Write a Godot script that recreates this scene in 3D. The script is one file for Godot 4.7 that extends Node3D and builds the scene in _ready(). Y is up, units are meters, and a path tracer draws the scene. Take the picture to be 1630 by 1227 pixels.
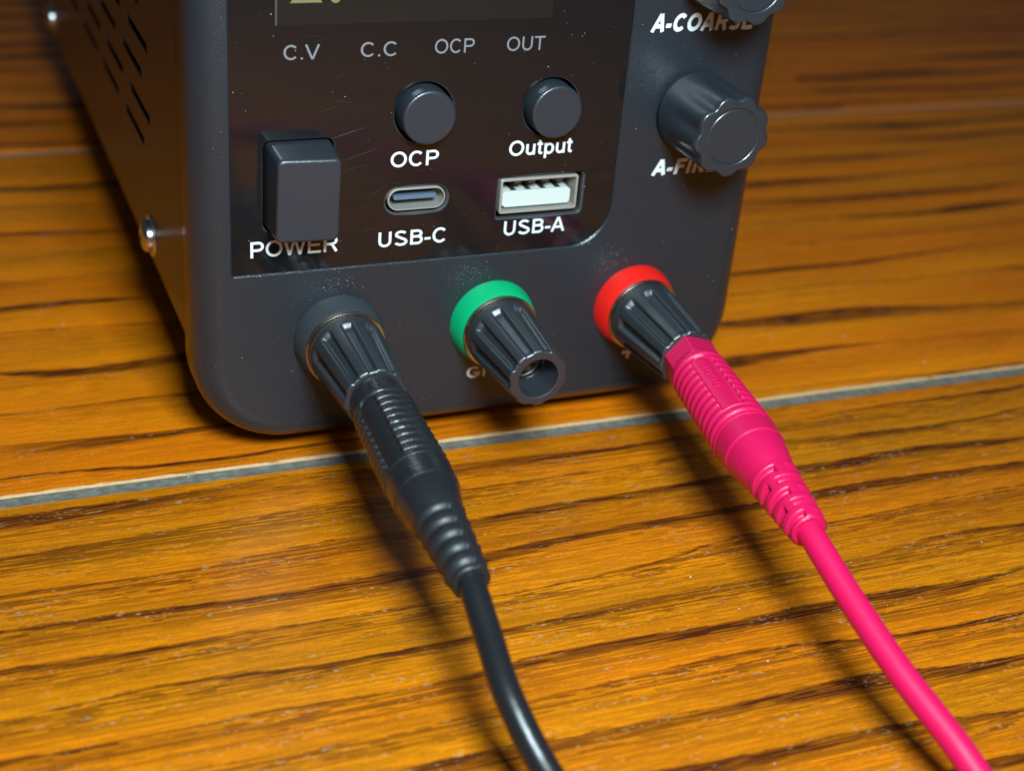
extends Node3D
# A bench power supply with two test leads on a varnished plank surface.
# All measures below are millimetres in the frame of the front panel: x right, y up, z towards the viewer;
# the lower left corner of the glossy display panel is the origin and the planks lie at y = BENCH.

const MM := 0.001
const BENCH := -33.0

var used := {}
var M := {}
var rng := RandomNumberGenerator.new()


# ---------------------------------------------------------------- mesh building

func P(x: float, y: float, z: float) -> Vector3:
	return Vector3(x, y - BENCH, z) * MM

class Mb:
	var v := PackedVector3Array()
	var g := PackedInt32Array()
	func tri(a: Vector3, b: Vector3, c: Vector3, s := -1) -> void:
		v.append(a); v.append(b); v.append(c); g.append(s)
	func quad(a: Vector3, b: Vector3, c: Vector3, d: Vector3, s := -1) -> void:
		tri(a, b, c, s); tri(a, c, d, s)
	func mark() -> int:
		return v.size()
	func flip(from: int) -> void:
		for i in range(from, v.size(), 3):
			var t := v[i + 1]; v[i + 1] = v[i + 2]; v[i + 2] = t
	func seal(from: int) -> void:               # closed piece: front faces outwards
		var c := Vector3.ZERO
		for i in range(from, v.size()):
			c += v[i]
		c /= maxf(1, v.size() - from)
		var vol := 0.0
		for i in range(from, v.size(), 3):
			vol += (v[i] - c).dot((v[i + 1] - c).cross(v[i + 2] - c))
		if vol > 0:
			flip(from)
	func inside_out(from: int) -> void:
		seal(from); flip(from)
	func face(from: int, d: Vector3) -> void:    # open sheet: front faces along d
		var n := Vector3.ZERO
		for i in range(from, v.size(), 3):
			n += (v[i + 1] - v[i]).cross(v[i + 2] - v[i])
		if n.dot(d) > 0:
			flip(from)

func commit(mb: Mb, called: String, mat: Material, parent: Node3D, uvf = null) -> MeshInstance3D:
	var st := SurfaceTool.new()
	st.begin(Mesh.PRIMITIVE_TRIANGLES)
	var o := origin_of(parent)
	for t in mb.g.size():
		st.set_smooth_group(mb.g[t] if mb.g[t] >= 0 else 0xFFFFFFFF)
		for k in 3:
			var p := mb.v[t * 3 + k]
			if uvf != null:
				st.set_uv(uvf.call(p))
			st.add_vertex(P(p.x, p.y, p.z) - o)
	st.generate_normals()
	st.index()
	var mi := MeshInstance3D.new()
	mi.mesh = st.commit()
	mi.material_override = null
	mi.mesh.surface_set_material(0, mat)
	mi.name = called
	parent.add_child(mi, true)
	return mi

func origin_of(n: Node) -> Vector3:
	var o := Vector3.ZERO
	while n != self and n is Node3D:
		o += n.position
		n = n.get_parent()
	return o

func thing(called: String, label: String, category: String, at: Vector3, kind := "", group := "") -> Node3D:
	var o := Node3D.new()
	o.name = called
	add_child(o, true)
	o.position = at
	if label: o.set_meta("label", label)
	if category: o.set_meta("category", category)
	if kind: o.set_meta("kind", kind)
	if group: o.set_meta("group", group)
	return o

func part(called: String, parent: Node3D, at := Vector3.ZERO) -> Node3D:
	var o := Node3D.new()
	o.name = called
	parent.add_child(o, true)
	o.position = at
	return o

# rows of points joined into a skin; a group per row gap; closed rows
func loft(mb: Mb, rows: Array, groups: Array, cap0 := true, cap1 := true) -> void:
	var from := mb.mark()
	for i in rows.size() - 1:
		var a: PackedVector3Array = rows[i]
		var b: PackedVector3Array = rows[i + 1]
		var s: int = groups[mini(i, groups.size() - 1)]
		var n := a.size()
		for j in n:
			var k := (j + 1) % n
			mb.quad(a[j], b[j], b[k], a[k], s)
	for e in 2:
		if (cap0 if e == 0 else cap1):
			var r: PackedVector3Array = rows[0 if e == 0 else rows.size() - 1]
			var c := Vector3.ZERO
			for p in r:
				c += p
			c /= r.size()
			for j in r.size():
				if e == 0:
					mb.tri(c, r[j], r[(j + 1) % r.size()], 40)
				else:
					mb.tri(c, r[(j + 1) % r.size()], r[j], 41)
	mb.seal(from)

# prof: Vector3(z, radius, smooth group of the gap after it); rf(theta, z, r) may reshape the radius
func revolve(mb: Mb, xf: Transform3D, prof: Array, n := 64, rf = null, cap0 := true, cap1 := true) -> void:
	var rows := []
	var groups := []
	for p in prof:
		var row := PackedVector3Array()
		for j in n:
			var t := TAU * j / n
			var r: float = p.y
			if rf != null:
				r = rf.call(t, p.x, r)
			row.append(xf * Vector3(r * cos(t), r * sin(t), p.x))
		rows.append(row)
		groups.append(int(p.z))
	loft(mb, rows, groups, cap0, cap1)

func along_z(x: float, y: float, z := 0.0) -> Transform3D:
	return Transform3D(Basis.IDENTITY, Vector3(x, y, z))

func rrect(x0: float, y0: float, x1: float, y1: float, r, n := 10) -> PackedVector2Array:
	# r: one radius or four, counter-clockwise from the lower left
	var rs: Array = r if r is Array else [r, r, r, r]
	var out := PackedVector2Array()
	var cs := [Vector2(x0, y0), Vector2(x1, y0), Vector2(x1, y1), Vector2(x0, y1)]
	var inn := [Vector2(1, 1), Vector2(-1, 1), Vector2(-1, -1), Vector2(1, -1)]
	for k in 4:
		var c: Vector2 = cs[k] + inn[k] * rs[k]
		if rs[k] <= 0.0:
			out.append(cs[k])
			continue
		for i in n + 1:
			var a := PI + k * PI / 2 + (PI / 2) * i / n
			out.append(c + Vector2(cos(a), sin(a)) * float(rs[k]))
	return out

func up3(l: PackedVector2Array, z: float) -> PackedVector3Array:
	var o := PackedVector3Array()
	for p in l:
		o.append(Vector3(p.x, p.y, z))
	return o

func circle(x: float, y: float, r: float, n := 48) -> PackedVector2Array:
	var o := PackedVector2Array()
	for i in n:
		o.append(Vector2(x + r * cos(TAU * i / n), y + r * sin(TAU * i / n)))
	return o

# a flat sheet over rect [x0,y0,x1,y1] with one hole, plus the hole's wall down to z - deep
func holed(mb: Mb, rim: Mb, rect: Rect2, outline: PackedVector2Array, z: float, deep: float, edge := 0.12) -> void:
	var c := Vector2.ZERO
	var hole := PackedVector2Array()
	for i in outline.size():
		var p := outline[i]
		var q := outline[(i + 1) % outline.size()]
		var n_ := maxi(1, int(ceil(p.distance_to(q) / 0.6)))
		for k in n_:
			hole.append(p.lerp(q, float(k) / n_))
	for p in hole: c += p
	c /= hole.size()
	var lo := rect.position
	var hi := rect.end
	var big := PackedVector2Array()
	for p in hole:
		big.append(p + (p - c).normalized() * edge)
	var outer := PackedVector2Array()
	for p in hole:
		var d := (p - c).normalized()
		var t := 1e9
		if d.x > 1e-6: t = minf(t, (hi.x - c.x) / d.x)
		if d.x < -1e-6: t = minf(t, (lo.x - c.x) / d.x)
		if d.y > 1e-6: t = minf(t, (hi.y - c.y) / d.y)
		if d.y < -1e-6: t = minf(t, (lo.y - c.y) / d.y)
		outer.append(c + d * t)
	var from := mb.mark()
	var n := hole.size()
	for i in n:
		var k := (i + 1) % n
		var a := Vector3(big[i].x, big[i].y, z)
		var b := Vector3(big[k].x, big[k].y, z)
		var oa := outer[i]
		var ob := outer[k]
		mb.quad(a, Vector3(oa.x, oa.y, z), Vector3(ob.x, ob.y, z), b, -1)
		if absf(oa.x - ob.x) > 1e-4 and absf(oa.y - ob.y) > 1e-4:
			var cx := oa.x if (absf(oa.x - lo.x) < 1e-3 or absf(oa.x - hi.x) < 1e-3) else ob.x
			var cy := oa.y if (absf(oa.y - lo.y) < 1e-3 or absf(oa.y - hi.y) < 1e-3) else ob.y
			mb.tri(Vector3(oa.x, oa.y, z), Vector3(cx, cy, z), Vector3(ob.x, ob.y, z), -1)
	mb.face(from, Vector3(0, 0, 1))
	from = rim.mark()
	loft(rim, [up3(big, z), up3(hole, z - edge), up3(hole, z - deep)], [3, 4], false, false)
	rim.flip(from)

func sheet(mb: Mb, x0: float, y0: float, x1: float, y1: float, z: float) -> void:
	var from := mb.mark()
	mb.quad(Vector3(x0, y0, z), Vector3(x1, y0, z), Vector3(x1, y1, z), Vector3(x0, y1, z), -1)
	mb.face(from, Vector3(0, 0, 1))

# a prism of outline l between z0 and z1 with a chamfer at its front (z1)
func prism(mb: Mb, l: PackedVector2Array, z0: float, z1: float, bevel := 0.0, taper := 0.0, smooth := 5) -> void:
	var c := Vector2.ZERO
	for p in l: c += p
	c /= l.size()
	var rows := [up3(l, z0)]
	var groups := [smooth]
	var steps := 4
	if bevel > 0:
		for i in steps + 1:
			var a := (PI / 2) * i / steps
			var r := PackedVector2Array()
			for p in l:
				var d := p - c
				r.append(p - Vector2(signf(d.x) * minf(absf(d.x), taper), signf(d.y) * minf(absf(d.y), taper)) - d.normalized() * bevel * (1 - cos(a)))
			rows.append(up3(r, z1 - bevel + bevel * sin(a)))
			groups.append(smooth)
	else:
		rows.append(up3(l, z1))
	loft(mb, rows, groups)


# ---------------------------------------------------------------- materials

func mat(c: Color, rough: float, metal := 0.0, spec := 0.5) -> StandardMaterial3D:
	var m := StandardMaterial3D.new()
	m.albedo_color = c.linear_to_srgb()
	m.roughness = rough
	m.metallic = metal
	m.metallic_specular = spec
	return m

func noise_tex(freq: float, size: int, seed_: int, normal := false, bump := 2.0, oct := 3, ramp: Gradient = null) -> NoiseTexture2D:
	var n := FastNoiseLite.new()
	n.noise_type = FastNoiseLite.TYPE_SIMPLEX_SMOOTH
	n.seed = seed_
	n.frequency = freq
	n.fractal_octaves = oct
	var t := NoiseTexture2D.new()
	t.width = size
	t.height = size
	t.seamless = true
	t.noise = n
	t.as_normal_map = normal
	t.bump_strength = bump
	if ramp: t.color_ramp = ramp
	return t

func ramp2(a: float, b: float, lo := 0.0, hi := 1.0) -> Gradient:
	var g := Gradient.new()
	g.offsets = PackedFloat32Array([lo, hi])
	g.colors = PackedColorArray([Color(a, a, a), Color(b, b, b)])
	return g

func grained(m: StandardMaterial3D, normal: Texture2D, per_metre: float, amount: float, rough_tex: Texture2D = null) -> StandardMaterial3D:
	m.normal_enabled = true
	m.normal_texture = normal
	m.normal_scale = amount
	m.uv1_triplanar = true
	m.uv1_scale = Vector3.ONE * per_metre
	if rough_tex:
		m.roughness_texture = rough_tex
	return m

func smooth(a: float, b: float, x: float) -> float:
	var t := clampf((x - a) / (b - a), 0.0, 1.0)
	return t * t * (3 - 2 * t)

func fnl(freq: float, seed_: int, oct := 1) -> FastNoiseLite:
	var n := FastNoiseLite.new()
	n.noise_type = FastNoiseLite.TYPE_SIMPLEX
	n.seed = seed_
	n.frequency = freq
	n.fractal_type = FastNoiseLite.FRACTAL_FBM if oct > 1 else FastNoiseLite.FRACTAL_NONE
	n.fractal_octaves = oct
	return n

# varnished oak seen along its grain: w x h pixels over wmm x hmm; grain runs along x
func wood(w: int, h: int, wmm: float, hmm: float, seed_: int, period: float, offset: float, redness: float, fine: float, gain: float) -> ImageTexture:
	var wav := fnl(1.0, seed_, 2)
	var fib := fnl(1.0, seed_ + 1)
	var por := fnl(1.0, seed_ + 2)
	var ton := fnl(1.0, seed_ + 3)
	var data := PackedByteArray()
	data.resize(w * h * 3)
	var lut := PackedByteArray()
	lut.resize(1025)
	for i in 1025:
		lut[i] = int(clampf(Color(i / 1024.0, 0, 0).linear_to_srgb().r * 255.0 + 0.5, 0, 255))
	var at := 0
	for j in h:
		var z := hmm * j / h
		for i in w:
			var x := wmm * i / w
			var wv := wav.get_noise_2d(x * 0.0045, z * 0.016)
			var ph := (z + wv * 3.4 + por.get_noise_2d(x * 0.02 + 40.0, z * 0.10) * 0.8 + por.get_noise_2d(x * 0.2, z * 0.6 + 70.0) * 0.10 + offset) / period
			var id := floorf(ph)
			var f := ph - id
			var per := wav.get_noise_2d(x * 0.0042 + id * 17.3, id * 31.7)
			var wid := maxf(0.26 + 0.36 * ton.get_noise_2d(x * 0.007 + id * 9.1, id * 12.0 + 5.0), 0.08)
			var nf := fib.get_noise_2d(x * 0.014, z * 2.5)
			var nl := fib.get_noise_2d(x * 0.006 + 700.0, z * 1.3)
			var np := por.get_noise_2d(x * 0.075, z * 3.4)
			var d := smooth(-0.95, -0.05, per) * smooth(0.0, 0.05, f) * (1.0 - smooth(wid * 0.4, wid, f))
			d *= 0.6 + 0.7 * smooth(-0.5, 0.3, np + nf * 0.6)
			var late := smooth(0.15, 0.95, f)
			d = maxf(d, fine * (0.72 - 0.42 * late) * smooth(0.16, 0.50, nl + 0.3 * np))
			d = maxf(d, fine * (0.55 - 0.3 * late) * smooth(0.22, 0.62, nf))
			d = maxf(d, fine * 0.45 * smooth(0.50, 0.66, np))
			d = maxf(d, fine * 0.8 * smooth(0.42, 0.60, por.get_noise_2d(x * 0.11 + 500.0, z * 5.2)) * (1.0 - 0.6 * late))
			d = minf(d, 1.0)
			var tone := 1.0 + 0.12 * ton.get_noise_2d(x * 0.012, z * 0.08) + 0.16 * nf + 0.07 * np + 0.08 * ton.get_noise_2d(x * 1.3, z * 1.3)
			var red := ton.get_noise_2d(x * 0.007 + 90.0, z * 0.05)
			var r := lerpf(0.62 * tone * gain, 0.070, d)
			var gg := lerpf((0.182 - 0.016 * red - redness) * tone * gain, 0.0155, d)
			var b := lerpf(0.003, 0.004, d)
			if d > 0.3:
				var fl := smooth(0.72, 0.86, fib.get_noise_2d(x * 0.40 + 300.0, z * 1.5)) * smooth(0.3, 0.7, por.get_noise_2d(x * 0.05 + 9.0, z * 0.3)) * 0.5
				if fl > 0.0:
					r = lerpf(r, 0.42, fl); gg = lerpf(gg, 0.33, fl); b = lerpf(b, 0.26, fl)
			data[at] = lut[int(clampf(r, 0, 1) * 1024)]
			data[at + 1] = lut[int(clampf(gg, 0, 1) * 1024)]
			data[at + 2] = lut[int(clampf(b, 0, 1) * 1024)]
			at += 3
	return ImageTexture.create_from_image(Image.create_from_data(w, h, false, Image.FORMAT_RGB8, data))

func wood_mat(t: Texture2D) -> StandardMaterial3D:
	var m := mat(Color(1, 1, 1), 0.28)
	m.albedo_texture = t
	m.heightmap_enabled = true
	m.heightmap_texture = t
	m.heightmap_scale = 0.006
	m.metallic_specular = 0.32
	return m

# glossy smoked panel with hairline scratches: albedo over 64 x 106 mm
func scratched() -> Array:
	var w := 768
	var h := 1272
	var px := 12.0
	var col := Image.create(w, h, false, Image.FORMAT_RGB8)
	col.fill(Color(0.008, 0.008, 0.009).linear_to_srgb())
	var rou := Image.create(w, h, false, Image.FORMAT_RGB8)
	rou.fill(Color(0.10, 0.10, 0.10))
	var segs := [[14.9, 20.5, 19.6, 21.9], [16.4, 16.9, 22.0, 18.7], [14.8, 26.2, 18.0, 25.6], [12.1, 24.3, 16.2, 25.4], [17.1, 37.9, 22.8, 40.1], [16.4, 15.3, 20.7, 16.3], [20.2, 10.6, 22.8, 12.4], [19.6, 5.1, 22.0, 6.7], [20.4, 11.4, 23.7, 12.7], [18.5, 9.2, 20.9, 10.3], [21.8, 24.8, 19.0, 24.8]]
	var amp := [0.09, 0.05, 0.035, 0.03, 0.10, 0.03, 0.03, 0.025, 0.03, 0.02, 0.025]
	rng.seed = 91
	for i in 60:
		var x := rng.randf_range(1, 60)
		var y := rng.randf_range(2, 60)
		var a := rng.randf_range(0.1, 0.6) if rng.randf() < 0.8 else rng.randf_range(-1.0, 1.0)
		var l := rng.randf_range(0.6, 3.2)
		segs.append([x, y, x + l * cos(a), y + l * sin(a)])
		amp.append(rng.randf_range(0.006, 0.02))
	for k in segs.size():
		var s: Array = segs[k]
		var n := int(hypot_(s[2] - s[0], s[3] - s[1]) * px * 1.3)
		for i in n + 1:
			var t := float(i) / maxf(n, 1)
			var fade: float = amp[k] * sin(PI * (0.12 + 0.8 * t)) * rng.randf_range(0.5, 1.1)
			var qx := int((lerpf(s[0], s[2], t) + 1.0) * px)
			var qy := h - 1 - int((lerpf(s[1], s[3], t) + 1.0) * px)
			if qx < 0 or qy < 0 or qx >= w or qy >= h: continue
			col.set_pixel(qx, qy, Color(fade, fade, fade * 1.05).linear_to_srgb())
			rou.set_pixel(qx, qy, Color(0.45, 0.45, 0.45))
	var sm := fnl(1.0, 77, 3)
	for y in h:                                   # wiped smears: slightly duller gloss
		for x in w:
			var c := rou.get_pixel(x, y).r
			var s := sm.get_noise_2d(x * 0.004, y * 0.011)
			c = clampf(c + 0.07 * s, 0.05, 1)
			rou.set_pixel(x, y, Color(c, c, c))
	return [ImageTexture.create_from_image(col), ImageTexture.create_from_image(rou)]

func hypot_(a: float, b: float) -> float:
	return sqrt(a * a + b * b)

func make_materials() -> void:
	var fine := noise_tex(0.22, 512, 3, true, 3.0, 2)
	var mid := noise_tex(0.05, 512, 5, true, 4.0, 4)
	var blotch := noise_tex(0.012, 512, 9, false, 1.0, 4, ramp2(0.75, 1.0, 0.25, 0.75))
	M.bezel = grained(mat(Color(0.0140, 0.0200, 0.0265), 0.31, 0.0, 0.60), fine, 32.0, 0.30)
	M.case = grained(mat(Color(0.013, 0.012, 0.012), 0.37, 0.0, 0.6), fine, 30.0, 0.12)
	M.edge = mat(Color(0.05, 0.055, 0.06), 0.28, 0.0, 0.6)
	M.inside = mat(Color(0.004, 0.004, 0.004), 0.8)
	M.knob = grained(mat(Color(0.019, 0.025, 0.032), 0.29, 0.0, 0.65), fine, 40.0, 0.15)
	M.button = grained(mat(Color(0.021, 0.0265, 0.0345), 0.34, 0.0, 0.6), fine, 40.0, 0.2)
	M.post = grained(mat(Color(0.018, 0.0215, 0.027), 0.42, 0.0, 0.75), mid, 60.0, 0.10)
	M.collar_black = grained(mat(Color(0.032, 0.037, 0.044), 0.40), fine, 40.0, 0.2)
	M.collar_green = mat(Color(0.0, 0.36, 0.135), 0.33)
	M.collar_red = mat(Color(0.74, 0.012, 0.008), 0.33)
	M.washer = mat(Color(0.62, 0.55, 0.46), 0.22, 1.0)
	M.steel = mat(Color(0.55, 0.56, 0.56), 0.25, 1.0)
	M.shell = grained(mat(Color(0.50, 0.48, 0.43), 0.42, 0.55), fine, 40.0, 0.2)
	M.tongue_white = mat(Color(0.56, 0.61, 0.57), 0.45)
	M.tongue_dark = mat(Color(0.10, 0.14, 0.20), 0.30)
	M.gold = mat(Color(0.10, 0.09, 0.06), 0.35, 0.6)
	M.print_white = mat(Color(0.72, 0.76, 0.78), 0.5)
	M.print_grey = mat(Color(0.17, 0.18, 0.20), 0.55)
	M.print_warm = mat(Color(0.66, 0.62, 0.58), 0.5)
	M.segment = mat(Color(0.16, 0.145, 0.05), 0.5)
	M.segment_faint = mat(Color(0.085, 0.08, 0.042), 0.5)
	M.screen = mat(Color(0.012, 0.0115, 0.0105), 0.14)
	M.screen_edge = mat(Color(0.06, 0.06, 0.06), 0.35)
	M.rubber = mat(Color(0.012, 0.012, 0.012), 0.7)
	M.lead_black = grained(mat(Color(0.012, 0.013, 0.0155), 0.36), mid, 45.0, 0.25, blotch)
	M.lead_black.roughness = 0.32
	M.lead_black.metallic_specular = 0.7
	M.relief_black = grained(mat(Color(0.013, 0.014, 0.0165), 0.46), mid, 45.0, 0.25)
	M.cable_black = grained(mat(Color(0.010, 0.011, 0.013), 0.30), mid, 30.0, 0.1)
	M.lead_red = grained(mat(Color(0.58, 0.004, 0.074), 0.40), mid, 45.0, 0.25)
	M.cable_red = grained(mat(Color(0.60, 0.003, 0.074), 0.50, 0.0, 0.38), mid, 30.0, 0.1)
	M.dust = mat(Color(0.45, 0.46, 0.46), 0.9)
	M.filler = grained(mat(Color(0.20, 0.185, 0.155), 0.65), noise_tex(0.05, 512, 21, true, 4.0, 4), 24.0, 0.6)
	M.filler.albedo_texture = noise_tex(0.03, 512, 22, false, 1, 5, ramp2(0.85, 1.0, 0.3, 0.7))
	M.filler_far = mat(Color(0.36, 0.24, 0.15), 0.5)
	M.worn = grained(mat(Color(0.55, 0.33, 0.14), 0.55), noise_tex(0.05, 512, 23, true, 6.0, 4), 30.0, 0.6)
	var s := scratched()
	M.panel = mat(Color(1, 1, 1), 1.0)
	M.panel.metallic_specular = 0.50
	M.panel.albedo_texture = s[0]
	M.panel.roughness_texture = s[1]


# ---------------------------------------------------------------- lettering

func arc(cx: float, cy: float, rx: float, ry: float, a0: float, a1: float, n := 14) -> PackedVector2Array:
	var o := PackedVector2Array()
	for i in n + 1:
		var a := deg_to_rad(lerpf(a0, a1, float(i) / n))
		o.append(Vector2(cx + rx * cos(a), cy + ry * sin(a)))
	return o

func line(pts: Array) -> PackedVector2Array:
	var o := PackedVector2Array()
	for i in range(0, pts.size(), 2):
		o.append(Vector2(pts[i], pts[i + 1]))
	return o

# a sans-serif letter, capitals 1 high, drawn with strokes 2 h wide: [advance, strokes]
func letter(c: String, h: float) -> Array:
	var t := 1.0 - h
	match c:
		"C": return [1.01, [arc(0.53, 0.5, 0.46 - h, 0.515 - h, 42, 318, 30)]]
		"G": return [1.09, [arc(0.55, 0.5, 0.48 - h, 0.515 - h, 42, 325, 30), line([0.55, 0.43, 1.0 - h, 0.43, 1.0 - h, 0.16])]]
		"O": return [1.09, [arc(0.545, 0.5, 0.49 - h, 0.515 - h, 90, 450, 40)]]
		"D": return [1.0, [line([0.11 + h, 0, 0.11 + h, 1]), line([0.11 + h, t, 0.45, t]) + arc(0.45, 0.5, 0.48 - h, 0.5 - h, 90, -90, 18) + line([0.11 + h, h])]]
		"P": return [0.93, [line([0.11 + h, 0, 0.11 + h, 1]), line([0.11 + h, t, 0.56, t]) + arc(0.56, (t + 0.46) / 2, 0.33 - h, (t - 0.46) / 2, 90, -90, 14) + line([0.11 + h, 0.46])]]
		"R": return [1.0, [line([0.11 + h, 0, 0.11 + h, 1]), line([0.11 + h, t, 0.60, t]) + arc(0.60, (t + 0.49) / 2, 0.34 - h, (t - 0.49) / 2, 90, -90, 14) + line([0.11 + h, 0.49]), line([0.50, 0.49, 0.62, 0.44, 0.93 - h * 0.6, 0.0])]]
		"B": return [0.93, [line([0.11 + h, 0, 0.11 + h, 1]), line([0.11 + h, t, 0.52, t]) + arc(0.52, (t + 0.54) / 2, 0.32 - h, (t - 0.54) / 2, 90, -90, 12) + line([0.11 + h, 0.54]), line([0.4, 0.54, 0.55, 0.54]) + arc(0.55, (0.54 + h) / 2, 0.33 - h, (0.54 - h) / 2, 90, -90, 12) + line([0.11 + h, h])]]
		"U": return [1.0, [line([0.11 + h, 1, 0.11 + h, 0.38]) + arc(0.5, 0.38, 0.39 - h, 0.395 - h, 180, 360, 18) + line([0.89 - h, 1])]]
		"S": return [0.93, [arc(0.46, 0.755, 0.36 - h, 0.26 - h, 22, 235, 18) + arc(0.47, 0.265, 0.40 - h, 0.28 - h, 62, -162, 20)]]
		"A": return [0.93, [line([h * 0.9, 0, 0.465 - h * 0.1, 1]), line([0.93 - h * 0.9, 0, 0.465 + h * 0.1, 1]), line([0.17, 0.32, 0.76, 0.32])]]
		"V": return [0.93, [line([h * 0.9, 1, 0.465 - h * 0.1, 0]), line([0.93 - h * 0.9, 1, 0.465 + h * 0.1, 0])]]
		"W": return [1.32, [line([h * 0.9, 1, 0.36, 0]), line([0.36, 0, 0.65, 1]), line([0.67, 1, 0.96, 0]), line([0.96, 0, 1.32 - h * 0.9, 1])]]
		"E": return [0.93, [line([0.11 + h, 0, 0.11 + h, 1]), line([0.11 + h, t, 0.86, t]), line([0.11 + h, 0.52, 0.81, 0.52]), line([0.11 + h, h, 0.88, h])]]
		"F": return [0.85, [line([0.11 + h, 0, 0.11 + h, 1]), line([0.11 + h, t, 0.80, t]), line([0.11 + h, 0.50, 0.72, 0.50])]]
		"I": return [0.39, [line([0.195, 0, 0.195, 1])]]
		"T": return [0.85, [line([0.03, t, 0.82, t]), line([0.425, 0, 0.425, t])]]
		"N": return [1.0, [line([0.1 + h, 0, 0.1 + h, 1]), line([0.9 - h, 0, 0.9 - h, 1]), line([0.1 + h, 1 - h * 0.4, 0.9 - h, h * 0.4])]]
		"-": return [0.465, [line([0.05, 0.34, 0.42, 0.34])]]
		".": return [0.39, [line([0.195 - h, h, 0.195 + h, h])]]
		"+": return [0.82, [line([0.04, 0.5, 0.78, 0.5]), line([0.41, 0.13, 0.41, 0.87])]]
		"t": return [0.42, [line([0.20, 0.95, 0.20, 0.17]) + arc(0.33, 0.17, 0.13, 0.17 - h, 180, 275, 8) + line([0.39, h * 0.9]), line([0.02, 0.70, 0.39, 0.70])]]
		"p": return [0.78, [line([0.09 + h, -0.28, 0.09 + h, 0.73]), arc(0.41, 0.36, 0.33 - h, 0.385 - h, 90, 450, 28)]]
		"u": return [0.78, [line([0.08 + h, 0.73, 0.08 + h, 0.26]) + arc(0.37, 0.26, 0.29 - h, 0.275 - h, 180, 350, 14), line([0.69 - h, 0.0, 0.69 - h, 0.73])]]
	return [0.4, []]

# prints a word so that it runs from x0 to x1 with its capitals cap high on the base line
func lettering(word: String, x0: float, x1: float, base: float, cap: float, z: float, stroke: float, slant: float, m: Material, parent: Node3D) -> void:
	var strokes := []
	var pen := 0.0
	var h := stroke / 2
	for c in word:
		var l := letter(c, h)
		for s in l[1]:
			var moved := PackedVector2Array()
			for p in s:
				moved.append(p + Vector2(pen, 0))
			strokes.append(moved)
		pen += l[0]
	var lo := 1e9
	var hi := -1e9
	for s in strokes:
		for p in s:
			lo = minf(lo, p.x - h * 0.9)
			hi = maxf(hi, p.x + h * 0.9)
	var kx := (x1 - x0 - slant * cap) / (hi - lo)
	var mb := Mb.new()
	var lift := 0.0
	for s in strokes:
		var pts: PackedVector2Array = s
		var closed: bool = pts[0].distance_to(pts[pts.size() - 1]) < 1e-4
		var rim := []
		for i in pts.size():
			var before := pts[i - 1] if i > 0 else (pts[pts.size() - 2] if closed else pts[i])
			var after := pts[i + 1] if i < pts.size() - 1 else (pts[1] if closed else pts[i])
			var d0 := (pts[i] - before).normalized() if before != pts[i] else (after - pts[i]).normalized()
			var d1 := (after - pts[i]).normalized() if after != pts[i] else d0
			var n := (d0 + d1).normalized().orthogonal()
			n *= h / maxf(0.5, absf(n.dot(d0.orthogonal())))
			var pair := []
			for q in [pts[i] - n, pts[i] + n]:
				var y: float = q.y * cap
				pair.append(Vector3(x0 + (q.x - lo) * kx + slant * y, base + y, z + lift))
			rim.append(pair)
		var from := mb.mark()
		for i in rim.size() - 1:
			mb.quad(rim[i][0], rim[i + 1][0], rim[i + 1][1], rim[i][1], -1)
		for i in range(from, mb.v.size(), 3):
			if (mb.v[i + 1] - mb.v[i]).cross(mb.v[i + 2] - mb.v[i]).z > 0:
				var tmp := mb.v[i + 1]; mb.v[i + 1] = mb.v[i + 2]; mb.v[i + 2] = tmp
		lift += 0.004
	commit(mb, "printed_word", m, parent)


# ---------------------------------------------------------------- the surface

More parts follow.
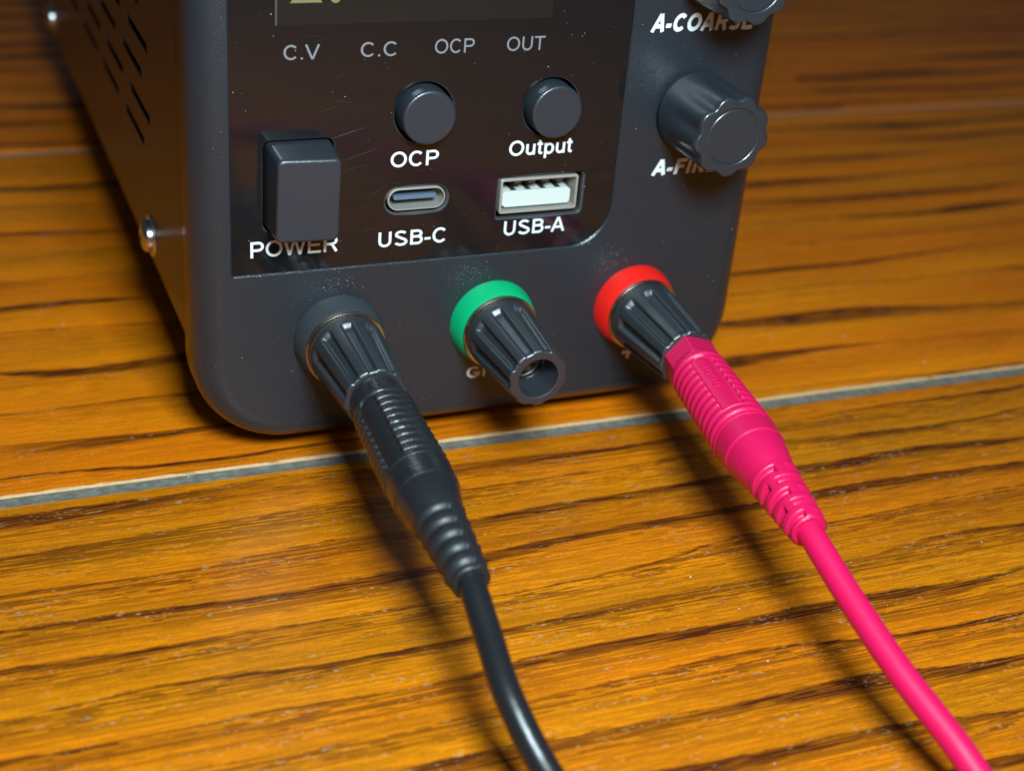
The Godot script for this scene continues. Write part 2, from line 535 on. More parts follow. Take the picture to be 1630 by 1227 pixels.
func make_planks() -> void:
	var top := thing("wooden_surface", "varnished golden oak planks with grey filled seams under the power supply", "", P(0, BENCH, 0), "structure")
	top.rotation.y = -0.020
	var near_t := wood_mat(wood(2048, 920, 320, 146, 11, 8.4, 4.0, 0.0, 1.0, 1.0))
	var mid_t := wood_mat(wood(1792, 820, 320, 146, 47, 12.0, 3.0, 0.018, 0.55, 1.28))
	var far_t := wood_mat(wood(1024, 372, 400, 146, 83, 14.0, 0.0, 0.03, 0.4, 1.34))
	var seam := 1.1
	for k in range(-5, 3):                          # k = 0 is the plank nearest to the viewer
		var z0 := seam + 1.2 + k * 146.0
		var z1 := z0 + 143.6
		var m: Material = near_t if k >= 0 else mid_t if k == -1 else far_t
		var wid := 320.0 if k >= -1 else 400.0
		var shift := -80.0 if k >= 0 else -60.0 if k == -1 else -40.0 + 77.0 * k
		var mb := Mb.new()
		var yb := BENCH - 12.0
		var e := 0.5
		var prof := [[z0, -1.1], [z0 + 0.12, -0.35], [z0 + e, 0.0], [z1 - e, 0.0], [z1 - 0.12, -0.35], [z1, -1.1], [z1, -12.0], [z0, -12.0]]
		var xs := [-520.0, 900.0]
		var rows := []
		for x in xs:
			var row := PackedVector3Array()
			for q in prof:
				row.append(Vector3(x, BENCH + q[1], q[0]))
			rows.append(row)
		loft(mb, rows, [-1])
		var pl := commit(mb, "plank", m, top, func(p): return Vector2((p.x - shift) / wid, (p.z - z0 + 1.4) / 146.0))
		# the worn pale edge where the varnish has gone
		var we := Mb.new()
		var n := 220
		var from := we.mark()
		var prev := []
		for i in n + 1:
			var x := -120.0 + 420.0 * i / n
			var wv := 0.10 + 0.2 * sin(x * 0.11 + k) * sin(x * 0.037 + 1.0) + 0.1 * sin(x * 0.9) + rng.randf_range(-0.12, 0.12)
			var cur := [Vector3(x, BENCH + 0.02, z1 - e - wv), Vector3(x, BENCH + 0.03, z1 - e + 0.03), Vector3(x, BENCH - 0.33, z1 - 0.09), Vector3(x, BENCH - 1.0, z1 + 0.04)]
			if prev:
				for q in 3:
					we.quad(prev[q], cur[q], cur[q + 1], prev[q + 1], 2)
			prev = cur
		we.face(from, Vector3(0, 1, 0.2))
		if k == -1: commit(we, "worn_edge", M.worn, pl)
		# the grey filler in the seam in front of this plank
		var fm := Mb.new()
		rows = []
		for i in 161:
			var x := -520.0 + 1420.0 * i / 160
			var lift := rng.randf_range(-0.10, 0.10)
			rows.append(PackedVector3Array([Vector3(x, BENCH - 0.30 + lift * 0.6, z1 - 0.1), Vector3(x, BENCH - 0.36 + lift, z1 + 1.4), Vector3(x, BENCH - 0.30 - lift * 0.6, z1 + 2.5), Vector3(x, BENCH - 11.0, z1 + 2.5), Vector3(x, BENCH - 11.0, z1 - 0.1)]))
		loft(fm, rows, [-1])
		commit(fm, "seam_filler", M.filler if k >= -1 else M.filler_far, top)


# ---------------------------------------------------------------- the power supply

const ZC := -9.3      # where the metal cover begins behind the plastic front
const XL := -5.5
const XR := 87.5

func make_supply() -> void:
	var psu := thing("bench_power_supply", "dark grey bench power supply with knobs, buttons, USB ports and binding posts", "power supply", P(41, BENCH, -100))
	# plastic front with a soft outer edge and a recess for the glossy panel
	var mb := Mb.new()
	var rows := []
	var groups := []
	var outline := func(d: float) -> PackedVector2Array: return rrect(-5.6 + d, -30 + d, 87.6 - d, 116 - d, 15 - d, 16)
	for q in [[-9.0, 0.5], [-8.6, 0.0], [-4.5, 0.0]]:
		rows.append(up3(outline.call(q[1]), q[0])); groups.append(1)
	for i in range(1, 10):
		var a := (PI / 2) * i / 9
		rows.append(up3(outline.call(4.5 * (1 - cos(a))), -4.5 + 4.5 * sin(a))); groups.append(1)
	loft(mb, rows, groups, true, false)
	var outer: PackedVector2Array = outline.call(4.5)
	var hole := rrect(0.0, 0.1, 61.15, 105.0, [0.4, 7.0, 7.0, 0.4], 10)
	var hole_big := rrect(-0.22, -0.12, 61.37, 105.22, [0.5, 7.2, 7.2, 0.5], 10)
	var ring := PackedVector2Array(outer)
	# keyhole: start both loops at their lower left
	var poly := PackedVector2Array()
	poly.append_array(outer)
	poly.append(outer[0])
	poly.append(hole_big[0])
	for i in range(hole_big.size() - 1, -1, -1):
		poly.append(hole_big[i])
	var idx := Geometry2D.triangulate_polygon(poly)
	if idx.is_empty():
		push_error("front face not triangulated")
	var from := mb.mark()
	for i in range(0, idx.size(), 3):
		var t := [poly[idx[i]], poly[idx[i + 1]], poly[idx[i + 2]]]
		mb.tri(Vector3(t[0].x, t[0].y, 0), Vector3(t[1].x, t[1].y, 0), Vector3(t[2].x, t[2].y, 0), 1)
	for i in range(from, mb.v.size(), 3):
		if (mb.v[i + 1] - mb.v[i]).cross(mb.v[i + 2] - mb.v[i]).z > 0:
			var t := mb.v[i + 1]; mb.v[i + 1] = mb.v[i + 2]; mb.v[i + 2] = t
	from = mb.mark()
	loft(mb, [up3(hole_big, 0), up3(hole, -0.22), up3(hole, -0.7)], [7, 8], false, false)
	mb.flip(from)
	var bezel := commit(mb, "front_bezel", M.bezel, psu)

	# metal cover
	make_cover(psu)

	# glossy panel with openings
	mb = Mb.new()
	var rim := Mb.new()
	var zp := -0.36
	var h_power := rrect(4.65, 6.75, 15.25, 20.65, 1.2, 6)
	var h_ocp := circle(28.75, 23.65, 4.65)
	var h_out := circle(49.1, 23.45, 4.65)
	var h_c := rrect(23.35, 8.0, 33.05, 12.15, 2.0, 8)
	var h_a := rrect(41.45, 5.75, 55.75, 12.55, [0.5, 1.0, 0.7, 0.5], 5)
	holed(mb, rim, Rect2(-0.8, 2, 19.3, 24), h_power, zp, 3.0)
	holed(mb, rim, Rect2(18.5, 2, 19.5, 14.5), h_c, zp, 1.2, 0.35)
	holed(mb, rim, Rect2(18.5, 16.5, 19.5, 15), h_ocp, zp, 3.0)
	holed(mb, rim, Rect2(38, 2, 24, 14.5), h_a, zp, 1.2, 0.3)
	holed(mb, rim, Rect2(38, 16.5, 24, 15), h_out, zp, 3.0)
	sheet(mb, -0.8, -0.8, 62, 2, zp)
	sheet(mb, -0.8, 26, 18.5, 31.5, zp)
	sheet(mb, -0.8, 31.5, 62, 105.8, zp)
	var pan := commit(mb, "display_panel", M.panel, psu, func(p): return Vector2((p.x + 1.0) / 64.0, 1.0 - (p.y + 1.0) / 106.0))

	commit(rim, "opening_edges", M.edge, pan)

	# the dim display window and its digits
	mb = Mb.new()
	prism(mb, rrect(6.6, 37.1, 47.8, 85, 0.3, 2), zp - 0.05, zp + 0.04)
	var scr := commit(mb, "display_screen", M.screen, psu)
	mb = Mb.new()
	prism(mb, rrect(6.5, 37.1, 6.75, 85, 0.1, 2), zp, zp + 0.06)
	commit(mb, "screen_edge", M.screen_edge, scr)
	digit(scr, 8.45, 40.15, zp + 0.04, [0, 1, 3, 4, 6], M.segment)
	mb = Mb.new()
	prism(mb, circle(14.95, 40.75, 0.72, 20), zp, zp + 0.09)
	commit(mb, "decimal_point", M.segment, scr)
	digit(scr, 18.6, 40.42, zp + 0.04, [0, 1, 2, 3, 4, 5], M.segment_faint)

	# words
	var zl := zp + 0.012
	for q in [["C.V", 7.7, 12.85, 32.27, 2.08], ["C.C", 18.78, 24.07, 32.3, 2.08], ["OCP", 29.83, 35.89, 32.38, 2.08], ["OUT", 40.99, 47.17, 32.36, 2.08]]:
		lettering(q[0], q[1], q[2], q[3], q[4], zl, 0.135, 0.0, M.print_grey, pan)
	for q in [["OCP", 23.86, 31.34, 15.45, 2.38], ["Output", 42.71, 53.39, 16.02, 2.38], ["USB-C", 22.42, 33.21, 2.72, 2.45], ["USB-A", 42.91, 53.31, 2.86, 2.42], ["POWER", 2.84, 16.03, 2.77, 2.55]]:
		lettering(q[0], q[1], q[2], q[3], q[4], zl, 0.16, 0.0, M.print_white, pan)
	for q in [["A-COARSE", 64.16, 82.6, 34.52, 2.75], ["A-FINE", 67.53, 80.4, 11.25, 2.6]]:
		lettering(q[0], q[1], q[2], q[3], q[4], 0.015, 0.235, 0.20, M.print_white, bezel)
	lettering("GND", 38.25, 45.55, -21.9, 2.05, 0.015, 0.19, 0.0, M.print_warm, bezel)
	lettering("+", 66.15, 69.05, -22.25, 3.2, 0.015, 0.20, 0.0, M.print_warm, bezel)

	# round push buttons
	for q in [[28.75, 23.65, 2.2], [49.1, 23.4, 2.1]]:
		mb = Mb.new()
		var pr := [Vector3(-3, 4.2, 1), Vector3(q[2] - 0.45, 4.1, 1)]
		for i in range(1, 6):
			var a := (PI / 2) * i / 5
			pr.append(Vector3(q[2] - 0.45 + 0.45 * sin(a), 4.1 - 0.45 * (1 - cos(a)), 1))
		pr[pr.size() - 1].z = 2
		pr.append(Vector3(q[2] - 0.06, 0.4, 2))
		revolve(mb, along_z(q[0], q[1]), pr, 72)
		commit(mb, "push_button", M.button, psu)

	# the power button stands further out and a little askew
	mb = Mb.new()
	prism(mb, rrect(5.0, 7.05, 14.95, 20.35, 0.9, 5), -4.0, 6.0, 0.55, 0.38)
	var rot := Transform3D(Basis(Vector3(0, 0, 1), deg_to_rad(-1.2)) * Basis(Vector3(0, 1, 0), deg_to_rad(-1.5)), Vector3.ZERO)
	for i in mb.v.size():
		var c := Vector3(9.95, 13.7, 0)
		mb.v[i] = c + rot * (mb.v[i] - c)
	commit(mb, "power_button", M.button, psu)

	make_usb_c(psu)
	make_usb_a(psu)
	for q in [[73.3, 22.0, 0.16], [73.3, 45.2, 0.40]]:
		make_knob(psu, q[0], q[1], q[2])
	make_post(psu, 16.4, -11.7, M.collar_black, 0.197)
	make_post(psu, 41.9, -11.8, M.collar_green, 0.459)
	make_post(psu, 67.3, -11.6, M.collar_red, 0.285)

	# feet
	for q in [[10, -24], [72, -24], [10, -180], [72, -180]]:
		mb = Mb.new()
		revolve(mb, Transform3D(Basis(Vector3(1, 0, 0), -PI / 2), Vector3(q[0], BENCH, q[1])), [Vector3(0, 6.0, 1), Vector3(3.4, 6.5, 1)], 32)
		commit(mb, "rubber_foot", M.rubber, psu)
	# side screws
	for q in [[-37.2, -8.6], [-171.0, -8.6]]:
		make_screw(psu, q[1], q[0])
	# specks of dust on the front, and glow specks above the posts
	rng.seed = 5
	mb = Mb.new()
	for i in 330:
		var x := rng.randf_range(-3, 85)
		var y := rng.randf_range(-26, 45)
		if x > 4 and x < 16 and y > 6 and y < 21: continue
		var s := 0.035 + 0.06 * pow(rng.randf(), 4.0)
		var inp := x > 0.2 and x < 61 and y > 0.4
		speck(mb, Vector3(x, y, (zp if inp else 0.0) + s * 0.15), s, Vector3(0, 0, 1))
	for q in [[16.6, -2.6], [37.9, -2.7], [62.6, -2.4]]:  # pale clusters imitating the light the posts reflect onto the bezel
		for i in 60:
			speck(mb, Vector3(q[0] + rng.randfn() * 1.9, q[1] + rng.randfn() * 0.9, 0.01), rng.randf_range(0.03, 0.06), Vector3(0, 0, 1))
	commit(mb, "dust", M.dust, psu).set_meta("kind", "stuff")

func speck(mb: Mb, c: Vector3, s: float, up: Vector3) -> void:
	var a := up.cross(Vector3(0.3, 0.4, 0.8)).normalized()
	var b := up.cross(a)
	var r := rng.randf() * TAU
	var f := rng.randf_range(0.4, 1.0)
	var p := []
	for i in 5:
		var t := r + TAU * i / 5
		p.append(c + (a * cos(t) + b * sin(t) * f) * s * rng.randf_range(0.6, 1.2))
	var top := c + up * s * 0.5
	var from := mb.mark()
	for i in 5:
		mb.tri(top, p[i], p[(i + 1) % 5], 9)
	mb.face(from, up)

func digit(parent: Node3D, x: float, y: float, z: float, on: Array, m: Material) -> void:
	# seven segments: 0 bottom, 1 lower left, 2 lower right, 3 middle, 4 upper right, 5 upper left, 6 top
	var w := 4.75
	var l := 4.6
	var t := 0.85
	var segs := [[0, 0, w, 0, 1], [0, 0, 0, l, 0], [w, 0, w, l, 0], [0, l, w, l, 1], [w, l, w, 2 * l, 0], [0, l, 0, 2 * l, 0], [0, 2 * l, w, 2 * l, 1]]
	for k in on:
		var s: Array = segs[k]
		var mb := Mb.new()
		var sl := 0.1
		if s[4] == 1:
			var yy: float = y + s[1]
			var xx: float = x + sl * s[1]
			prism(mb, PackedVector2Array([Vector2(xx + 0.1, yy), Vector2(xx + w - 0.1, yy), Vector2(xx + w - 0.7, yy + t), Vector2(xx + 0.7, yy + t)]), z - 0.02, z + 0.02, 0, 0, -1)
		else:
			var xx: float = x + s[0] + (0.0 if s[0] == 0 else -t)
			prism(mb, PackedVector2Array([Vector2(xx + sl * s[1], y + s[1] + 0.6), Vector2(xx + t + sl * s[1], y + s[1] + 0.9), Vector2(xx + t + sl * s[3], y + s[3] - 0.1), Vector2(xx + sl * s[3], y + s[3] + 0.1)]), z - 0.02, z + 0.02, 0, 0, -1)
		commit(mb, "digit_segment", m, parent)

func make_cover(psu: Node3D) -> void:
	var mb := Mb.new()
	var zb := -208.0
	# skin below and round the lower corners and over the top, from the left wall's foot to the right wall's top
	var arc := PackedVector2Array()
	var yf := -9.6
	for i in 17:
		var a := PI + (PI / 2) * i / 16
		arc.append(Vector2(XL + 20 + 20 * cos(a), yf + 20 * sin(a)))
	for i in 17:
		var a := PI * 1.5 + (PI / 2) * i / 16
		arc.append(Vector2(XR - 20 + 20 * cos(a), yf + 20 * sin(a)))
	for i in 9:
		var a := (PI / 2) * i / 8
		arc.append(Vector2(XR - 6 + 6 * cos(a), 110 + 6 * sin(a)))
	for i in 9:
		var a := PI / 2 + (PI / 2) * i / 8
		arc.append(Vector2(XL + 6 + 6 * cos(a), 110 + 6 * sin(a)))
	var from := mb.mark()
	for i in arc.size() - 1:
		var a := arc[i]
		var b := arc[i + 1]
		mb.quad(Vector3(a.x, a.y, ZC), Vector3(b.x, b.y, ZC), Vector3(b.x, b.y, zb), Vector3(a.x, a.y, zb), 1)
	# left wall, slotted
	var rows := []
	var k := 0
	var y := 6.6
	while y < 104:
		rows.append([y, k % 2])
		y += 5.86
		k += 1
	var hh := 0.8
	var y_at := yf
	var left := mb.mark()
	var walls := []
	for r in rows:
		wall_quad(mb, y_at, r[0] - hh, ZC, zb)
		var z_at := ZC
		var zs: float = -40.6 if r[1] == 0 else -34.0
		while zs - 19.5 > -190:
			wall_quad(mb, r[0] - hh, r[0] + hh, z_at, zs)
			walls.append([r[0], zs, zs - 19.5])
			z_at = zs - 19.5
			zs -= 26.7
		wall_quad(mb, r[0] - hh, r[0] + hh, z_at, zb)
		y_at = r[0] + hh
	wall_quad(mb, y_at, 110.0, ZC, zb)
	for i in range(from, mb.v.size(), 3):            # outwards from the box's middle
		var n := (mb.v[i + 1] - mb.v[i]).cross(mb.v[i + 2] - mb.v[i])
		if n.dot(mb.v[i] - Vector3(41, 45, -100)) > 0 and i < left or i >= left and n.x < 0:
			var t := mb.v[i + 1]; mb.v[i + 1] = mb.v[i + 2]; mb.v[i + 2] = t
	for w in walls:
		var a: float = w[0] - hh
		var b: float = w[0] + hh
		var l := [Vector3(XL, a, w[1]), Vector3(XL, b, w[1]), Vector3(XL, b, w[2]), Vector3(XL, a, w[2])]
		var st := mb.mark()
		for i in 4:
			var p: Vector3 = l[i]
			var q: Vector3 = l[(i + 1) % 4]
			mb.quad(p, q, q + Vector3(1.0, 0, 0), p + Vector3(1.0, 0, 0), -1)
		mb.inside_out(st)
	commit(mb, "metal_cover", M.case, psu)
	# what fills the inside, dark behind the slots, and the back plate
	mb = Mb.new()
	prism(mb, rrect(XL + 6, yf - 10, XR - 6, 104, 2, 3), zb + 6, ZC - 2)
	commit(mb, "chassis", M.inside, psu)
	mb = Mb.new()
	prism(mb, rrect(XL + 0.5, -29, XR - 0.5, 115.5, [19.5, 19.5, 6, 6], 10), zb - 1.5, zb + 0.5)
	commit(mb, "back_plate", M.case, psu)

func wall_quad(mb: Mb, y0: float, y1: float, z0: float, z1: float) -> void:
	mb.quad(Vector3(XL, y0, z0), Vector3(XL, y1, z0), Vector3(XL, y1, z1), Vector3(XL, y0, z1), -1)

func make_screw(psu: Node3D, y: float, z: float) -> void:
	var s := part("side_screw", psu, Vector3.ZERO)
	var xf := Transform3D(Basis(Vector3(0, 0, 1), Vector3(0, 1, 0), Vector3(-1, 0, 0)), Vector3(XL, y, z))
	var mb := Mb.new()
	revolve(mb, xf, [Vector3(-0.3, 3.6, 1), Vector3(0.25, 3.6, 1), Vector3(0.35, 3.5, 2), Vector3(0.36, 2.9, 3)], 40)
	commit(mb, "screw_washer", M.steel, s)
	mb = Mb.new()
	var pr := [Vector3(0.2, 2.75, 1), Vector3(0.9, 2.75, 1)]
	for i in range(1, 8):
		var a := (PI / 2) * i / 7
		pr.append(Vector3(0.9 + 1.0 * sin(a), 0.9 + 1.85 * cos(a), 1))
	pr.append(Vector3(1.2, 0.7, 2))
	pr.append(Vector3(1.1, 0.1, 2))
	revolve(mb, xf, pr, 40)
	commit(mb, "screw_head", M.steel, s)

func make_usb_c(psu: Node3D) -> void:
	var u := part("usb_c_port", psu)
	var mb := Mb.new()
	var o := rrect(23.62, 8.5, 32.76, 12.0, 1.72, 9)
	var i_ := rrect(23.84, 8.72, 32.54, 11.78, 1.5, 9)
	var o2 := rrect(23.68, 8.56, 32.7, 11.94, 1.68, 9)
	loft(mb, [up3(o, -6), up3(o, -0.36), up3(o2, -0.28), up3(i_, -0.28), up3(i_, -0.4), up3(i_, -5.5)], [1, 2, 3, 4, 5], true, true)
	commit(mb, "metal_shell", M.shell, u)
	mb = Mb.new()
	prism(mb, rrect(24.8, 9.95, 31.6, 10.6, 0.15, 3), -5.4, -1.0, 0.1)
	commit(mb, "port_tongue", M.tongue_dark, u)

func make_usb_a(psu: Node3D) -> void:
	var u := part("usb_a_port", psu)
	var mb := Mb.new()
	var o := rrect(41.8, 6.55, 54.95, 12.25, 0.45, 5)
	var o2 := rrect(41.87, 6.62, 54.88, 12.18, 0.4, 5)
	var i_ := rrect(42.15, 6.92, 54.6, 11.9, 0.3, 5)
	loft(mb, [up3(o, -12), up3(o, -0.42), up3(o2, -0.34), up3(i_, -0.34), up3(i_, -0.5), up3(i_, -11)], [1, 2, 3, 4, 5], true, true)
	commit(mb, "metal_shell", M.shell, u)
	mb = Mb.new()
	var l := PackedVector2Array([Vector2(43.0, 7.35), Vector2(53.7, 7.35), Vector2(54.05, 7.7), Vector2(54.05, 9.5), Vector2(53.6, 9.95), Vector2(42.9, 9.95), Vector2(42.5, 9.5), Vector2(42.5, 7.7)])
	prism(mb, l, -10.8, -1.0, 0.12, 0.0, -1)
	commit(mb, "port_tongue", M.tongue_white, u)
	for k in 4:
		mb = Mb.new()
		var x := 44.2 + 2.35 * k
		prism(mb, rrect(x, 11.3, x + 1.15, 11.88, 0.1, 2), -9.5, -0.75)
		commit(mb, "contact_spring", M.gold, u)
	for k in 4:  # dark strips laid on the tongue as the shadows of the springs
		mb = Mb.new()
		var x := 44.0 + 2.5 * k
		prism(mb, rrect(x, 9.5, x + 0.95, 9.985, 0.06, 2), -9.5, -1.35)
		commit(mb, "spring_shadow_strip", M.gold, u)
	for k in 2:
		mb = Mb.new()
		var x := 44.2 + 5.6 * k
		prism(mb, rrect(x, 6.95, x + 2.2, 7.34, 0.1, 2), -9.5, -1.6)
		commit(mb, "contact_spring", M.gold, u)

func make_knob(psu: Node3D, x: float, y: float, turn: float) -> void:
	var kn := part("control_knob", psu)
	var mb := Mb.new()
	var lobes := 9.0
	var rf := func(t: float, z: float, r: float) -> float:
		var c := 0.5 + 0.5 * cos((t - turn) * lobes)
		var g := pow(c, 1.5)
		if r < 5.5 or z < 2.0: return r
		var deep := 0.12 + 0.88 * smooth(2.0, 12.0, z)
		return r - 0.64 * g * deep * (r / 6.4)
	var pr := [Vector3(0.5, 6.1, 1), Vector3(0.8, 6.45, 1)]
	for i in range(0, 13):
		pr.append(Vector3(1.4 + i * 0.94, 6.45 - 0.04 * i / 12.0, 1))
	for q in [[12.85, 6.36], [13.05, 6.24], [13.15, 6.08], [13.18, 5.9]]:
		pr.append(Vector3(q[0], q[1], 1))
	pr[pr.size() - 1].z = 2
	for q in [[13.18, 4.62, 3], [13.0, 4.5, 3], [12.94, 4.36, 3], [13.0, 4.22, 3], [13.16, 4.1, 4], [13.12, 1.0, 4]]:
		pr.append(Vector3(q[0], q[1], q[2]))
	revolve(mb, along_z(x, y), pr, 180, rf)
	commit(mb, "knob_body", M.knob, kn)
	mb = Mb.new()
	revolve(mb, along_z(x, y), [Vector3(-0.5, 3.2, 1), Vector3(0.6, 3.2, 1)], 32)
	commit(mb, "knob_shaft", M.inside, kn)

func make_post(psu: Node3D, x: float, y: float, collar: Material, turn: float) -> void:
	var b := part("binding_post", psu)
	var xf := along_z(x, y)
	var mb := Mb.new()
	revolve(mb, xf, [Vector3(-0.5, 7.15, 1), Vector3(0.3, 7.15, 1), Vector3(0.55, 7.08, 1), Vector3(3.5, 6.5, 1), Vector3(3.75, 6.3, 2), Vector3(3.8, 5.0, 2)], 96)
	commit(mb, "insulating_collar", collar, b)
	mb = Mb.new()
	revolve(mb, xf, [Vector3(3.7, 6.2, 1), Vector3(3.8, 6.34, 1), Vector3(4.3, 6.34, 1), Vector3(4.42, 6.22, 2), Vector3(4.43, 5.0, 2)], 96)
	commit(mb, "metal_washer", M.washer, b)
	mb = Mb.new()
	var flutes := 10.0
	var rf := func(t: float, z: float, r: float) -> float:
		if z < 6.2 or r < 4.2: return r
		var f := fposmod((t - turn) / TAU * flutes, 1.0)
		var in_groove := smooth(0.13, 0.23, f) * (1.0 - smooth(0.60, 0.70, f))
		var tip := 1.0 if z < 19.0 else 0.35
		return r - 0.85 * in_groove * smooth(6.2, 7.05, z) * tip * (1.0 - 0.25 * smooth(17.5, 19.0, z))
	var pr := [Vector3(4.46, 5.6, 1), Vector3(4.6, 5.85, 1), Vector3(4.9, 5.92, 1), Vector3(5.6, 5.92, 1), Vector3(6.2, 5.88, 1)]
	for z in [6.4, 6.6, 6.8, 7.0, 8.0, 10.0, 12.0, 14.0, 16.0, 17.5, 18.2, 18.9, 19.15, 19.4]:
		pr.append(Vector3(z, lerpf(5.92, 4.78, (z - 6.2) / 13.3), 1))
	pr.append(Vector3(19.58, 4.66, 1))
	pr.append(Vector3(19.66, 4.5, 2))
	pr.append(Vector3(19.68, 3.4, 3))
	pr.append(Vector3(19.6, 3.22, 4))
	pr.append(Vector3(19.3, 3.14, 4))
	pr.append(Vector3(9.0, 3.1, 5))
	revolve(mb, xf, pr, 200, rf)
	commit(mb, "fluted_nut", M.post, b)
	mb = Mb.new()
	revolve(mb, xf, [Vector3(9.1, 2.95, 1), Vector3(13.4, 2.95, 1), Vector3(13.5, 2.88, 2), Vector3(13.5, 2.6, 3), Vector3(9.5, 2.55, 4)], 48)
	commit(mb, "metal_socket", M.steel, b)


# ---------------------------------------------------------------- the test leads

func catmull(pts: Array, step: float) -> PackedVector3Array:
	var c := Curve3D.new()
	c.bake_interval = step
	for i in pts.size():
		var a: Vector3 = pts[maxi(i - 1, 0)]
		var b: Vector3 = pts[mini(i + 1, pts.size() - 1)]
		var p: Vector3 = pts[i]
		var t := (b - a).normalized()
		var la := p.distance_to(a) / 3.0
		var lb := p.distance_to(b) / 3.0
		c.add_point(p, -t * la, t * lb)
	return c.get_baked_points()

# skin along a path; rf(theta, s) gives the radius; theta 0 is +x and PI/2 is up
func sweep(mb: Mb, path: PackedVector3Array, n: int, rf: Callable, group := 1) -> void:
	var rows := []
	var s := 0.0
	for i in path.size():
		var t := (path[mini(i + 1, path.size() - 1)] - path[maxi(i - 1, 0)]).normalized()
		var up := (Vector3.UP - t * t.y).normalized()
		var side := up.cross(t)
		if i > 0: s += path[i].distance_to(path[i - 1])
		var row := PackedVector3Array()
		for j in n:
			var a := TAU * j / n
			row.append(path[i] + (side * cos(a) + up * sin(a)) * float(rf.call(a, s)))
		rows.append(row)
	loft(mb, rows, [group])

# the parting line of the mould, with a little flash
func mold(t: float, s: float) -> float:
	var da := minf(absf(angle_difference(t, 3.62)), absf(angle_difference(t, 0.48)))
	return (0.07 + 0.05 * sin(s * 3.1) * sin(s * 1.3 + 1.0)) * (1.0 - smooth(0.015, 0.05, da))

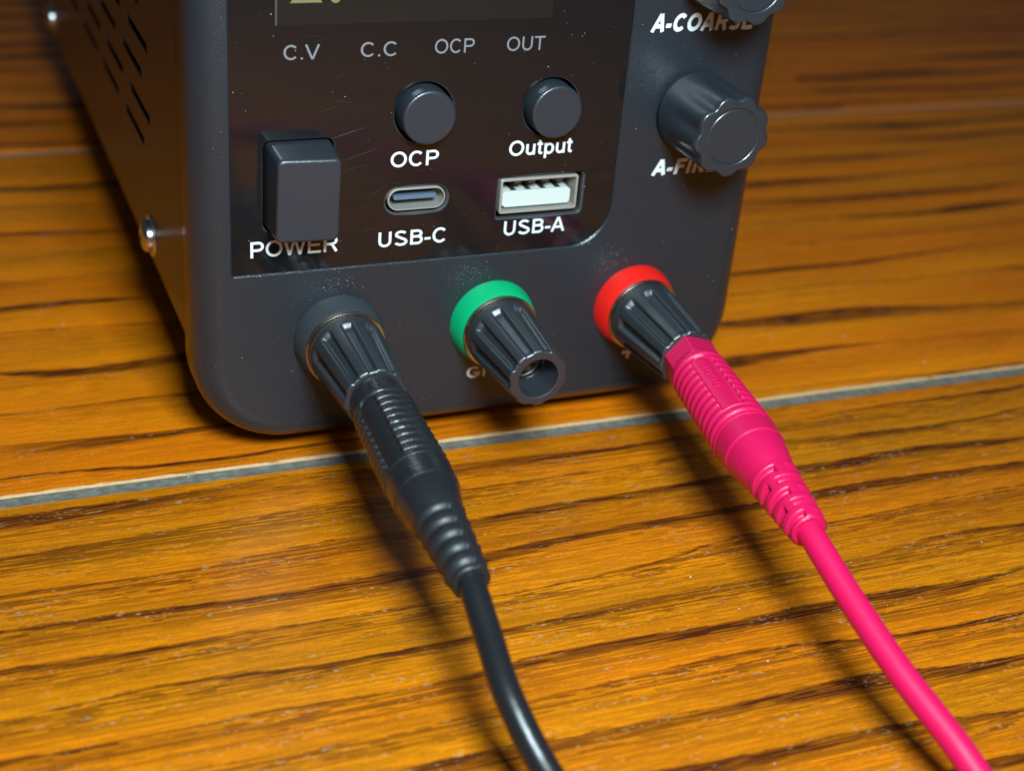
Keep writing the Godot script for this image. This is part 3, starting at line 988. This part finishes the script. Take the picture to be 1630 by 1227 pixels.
func make_lead(called: String, label: String, A: Vector3, B: Vector3, ribs0: float, ribs1: float, band1: float, strain0: float, hexed: bool, grip: Array, mats: Array, cable: Array) -> void:
	var lead := thing(called, label, "test lead", P(A.x, BENCH, (A.z + B.z) / 2))
	var dir := (B - A).normalized()
	var total := A.distance_to(B)
	# sleeve: the collar, the ribbed grip with a flat, the plain band and the taper
	var sleeve := func(t: float, s: float) -> float:
		var r := 4.15
		if s < ribs0:
			if hexed:
				var q := fposmod(t + 0.25, PI / 3) - PI / 6
				r = lerpf(4.25 * cos(PI / 6) / cos(q) + 0.12, 4.2, smooth(ribs0 - 1.2, ribs0, s))
				r *= 1.0 - 0.06 * (1.0 - smooth(0.0, 0.5, s))
			else:
				r = 4.0 + 0.12 * smooth(0.0, ribs0, s)
			return r
		if s < ribs1:
			var u := (s - ribs0) / 1.62
			var f := u - floorf(u)
			r = 4.22 + 0.35 * (s - ribs0) / (ribs1 - ribs0) + 0.38 * smooth(0.0, 0.3, f) * (1.0 - smooth(0.5, 0.9, f)) - 0.14
			var da := absf(angle_difference(t, deg_to_rad(grip[0])))
			if s > grip[1] - 1.0 and s < grip[2] + 1.0 and da < 0.6:
				var tip: float = grip[1] + 1.5 * (1.0 - sqrt(maxf(0.0, 1.0 - pow(minf(da / 0.40, 1.0), 2.0))))
				var inn: float = smooth(tip, tip + 0.25, s) * (1.0 - smooth(grip[2], grip[2] + 0.25, s)) * (1.0 - smooth(0.36, 0.42, da))
				var low := 3.95
				if hexed:                       # shallow embossed marks in the recess
					var c := fposmod(s - grip[1] - 1.6, 1.75) - 0.875
					var ring := absf(sqrt(c * c + pow((angle_difference(deg_to_rad(grip[0]), t)) * 4.2, 2.0)) - 0.5)
					low += 0.13 * (1.0 - smooth(0.08, 0.22, ring)) * smooth(0.8, 1.2, s - grip[1]) * (1.0 - smooth(8.6, 8.8, s - grip[1]))
				r = lerpf(r, low, inn)
			else:
				r += mold(t, s)
			return r
		if s < band1:
			return 4.60 + mold(t, s) - 0.03 * (1.0 - smooth(ribs1, ribs1 + 0.4, s))
		var w := (s - band1) / maxf(strain0 - band1, 0.1)
		return lerpf(4.42, 3.35, clampf(w, 0, 1) * clampf(w, 0, 1) * 0.6 + clampf(w, 0, 1) * 0.4) + 0.18 * (1.0 - smooth(0.0, 0.25, s - band1))
	var path := PackedVector3Array()
	var n := int(strain0 / 0.13)
	for i in n + 1:
		path.append(A + dir * (strain0 * i / n))
	var mb := Mb.new()
	sweep(mb, path, 200, sleeve)
	commit(mb, "grip_sleeve", mats[0], lead)
	# strain relief: rings cut by slots on alternating sides
	var len_s := total - strain0
	var relief := func(t: float, s: float) -> float:
		var w := clampf(s / len_s, 0, 1)
		var base := lerpf(3.42, 2.55, w)
		var u := s / len_s * 5.0
		var f := u - floorf(u)
		if u >= 4.9:
			return base + 0.12 - 0.4 * smooth(5.0 - 0.12, 5.0, u)
		var groove := smooth(0.38, 0.48, f) * (1.0 - smooth(0.86, 0.96, f))
		var side := deg_to_rad(grip[0] + ((78.0 if int(u) % 2 == 0 else -62.0) if hexed else 12.0))
		var da := absf(angle_difference(t, side))
		var db := absf(angle_difference(t, side + PI))
		var cut := maxf(1.0 - smooth(1.30, 1.40, da), (1.0 - smooth(1.30, 1.40, db)))
		if not hexed:
			return base + 0.16 + mold(t, s) - 0.5 * pow(0.5 + 0.5 * cos(TAU * (f - 0.67)), 1.6) * cut
		return base + 0.16 + mold(t, s) - 0.10 * f - 0.85 * groove * cut
	path = PackedVector3Array()
	n = int(len_s / 0.11)
	for i in n + 1:
		path.append(A + dir * (strain0 - 0.02 + (len_s + 0.02) * i / n))
	mb = Mb.new()
	sweep(mb, path, 160, relief)
	commit(mb, "strain_relief", mats[2], lead)
	# cable
	var pts := [B - dir * 5.0, B - dir * 0.5]
	pts.append_array(cable)
	mb = Mb.new()
	sweep(mb, catmull(pts, 0.8), 36, func(_t, _s): return 1.78)
	commit(mb, "cable", mats[1], lead)
	# pin inside the post
	mb = Mb.new()
	sweep(mb, PackedVector3Array([A - dir * 8.0, A - dir * 4.0, A + dir * 0.5]), 24, func(_t, _s): return 1.95)
	commit(mb, "banana_pin", M.steel, lead)

func make_leads() -> void:
	make_lead("black_test_lead", "black test lead with ribbed plug pushed into the left black binding post", Vector3(16.4, -11.75, 19.75), Vector3(15.5, -14.2, 61.4),
		2.9, 20.2, 24.0, 29.0, false, [139.0, 3.8, 18.6], [M.lead_black, M.cable_black, M.relief_black],
		[Vector3(15.2, -16.6, 67.9), Vector3(14.9, -19.6, 76.2), Vector3(16.7, -24.3, 84.4), Vector3(20, -28.6, 96), Vector3(24, -31.2, 110), Vector3(26, -31.2, 150), Vector3(20, -31.2, 220)])
	make_lead("red_test_lead", "bright pink-red test lead with ribbed plug pushed into the red binding post", Vector3(67.4, -11.6, 19.2), Vector3(62.1, -13.5, 64.1),
		5.0, 23.4, 27.2, 33.4, true, [107.0, 6.2, 20.3], [M.lead_red, M.cable_red, M.lead_red],
		[Vector3(62.4, -16.7, 73.8), Vector3(63.3, -20.3, 84.8), Vector3(65.1, -23.7, 94.9), Vector3(66.2, -26.2, 100.5), Vector3(68, -30.4, 113), Vector3(63, -31.2, 128), Vector3(44, -31.2, 142), Vector3(10, -31.2, 152), Vector3(-60, -31.2, 160)])

func make_lint() -> void:
	rng.seed = 17
	var mb := Mb.new()
	for i in 260:
		var x := rng.randf_range(-50, 160)
		var z := rng.randf_range(-60, 100)
		speck(mb, Vector3(x, BENCH + 0.02, z), 0.05 + 0.22 * pow(rng.randf(), 5.0), Vector3.UP)
	var sp := thing("dust_specks", "pale dust specks and lint scattered over the planks", "", P(0, BENCH, 0), "stuff")
	commit(mb, "specks", M.dust, sp)


func _ready() -> void:
	# camera
	var cam := Camera3D.new()
	cam.name = "camera"
	add_child(cam)
	var right := Vector3(0.92416916, 0.07863174, 0.37380263)
	var up := Vector3(0.11845818, 0.87134236, -0.47616189)
	var back := Vector3(-0.36315151, 0.48433411, 0.79595317)
	cam.transform = Transform3D(Basis(right, up, back).orthonormalized(), P(-41.4735, 93.0239, 192.901))
	cam.fov = 29.638
	cam.near = 0.01
	cam.far = 10.0
	var at := CameraAttributesPhysical.new()
	at.frustum_focal_length = 45.35
	at.frustum_focus_distance = 0.211
	at.frustum_near = 0.01
	at.frustum_far = 10.0
	at.exposure_aperture = 45.35 / 2.9
	cam.attributes = at
	cam.current = true
	# surroundings
	var we := WorldEnvironment.new()
	we.name = "surroundings"
	var env := Environment.new()
	env.background_mode = Environment.BG_COLOR
	env.background_color = Color(0.030, 0.034, 0.039).linear_to_srgb()
	env.tonemap_mode = Environment.TONE_MAPPER_LINEAR
	env.tonemap_exposure = 1.0
	env.sdfgi_enabled = true
	env.ssao_enabled = true
	env.ssil_enabled = true
	we.environment = env
	add_child(we)
	# the lamp over the bench, in front of and above the supply, and an added weak cool fill from high in front
	lamp("bench_lamp", P(-6, 164, 194), P(36, -20, 0), Vector2(0.062, 0.062), 0.138, Color(0.75, 0.93, 1.0))
	lamp("fill_light", P(40, 460, 560), P(0, 0, 0), Vector2(0.30, 0.30), 0.045, Color(0.72, 0.90, 1.0))

	make_materials()
	make_planks()
	make_supply()
	make_leads()
	make_lint()

func lamp(called: String, at: Vector3, to: Vector3, size: Vector2, energy: float, c: Color) -> void:
	var l := AreaLight3D.new()
	l.name = called
	l.area_size = size
	l.area_normalize_energy = true
	l.light_energy = energy
	l.light_color = c.linear_to_srgb()
	l.shadow_enabled = true
	l.set("area_range", 20.0)
	add_child(l)
	l.position = at
	l.look_at_from_position(at, to, Vector3(0, 0, -1))
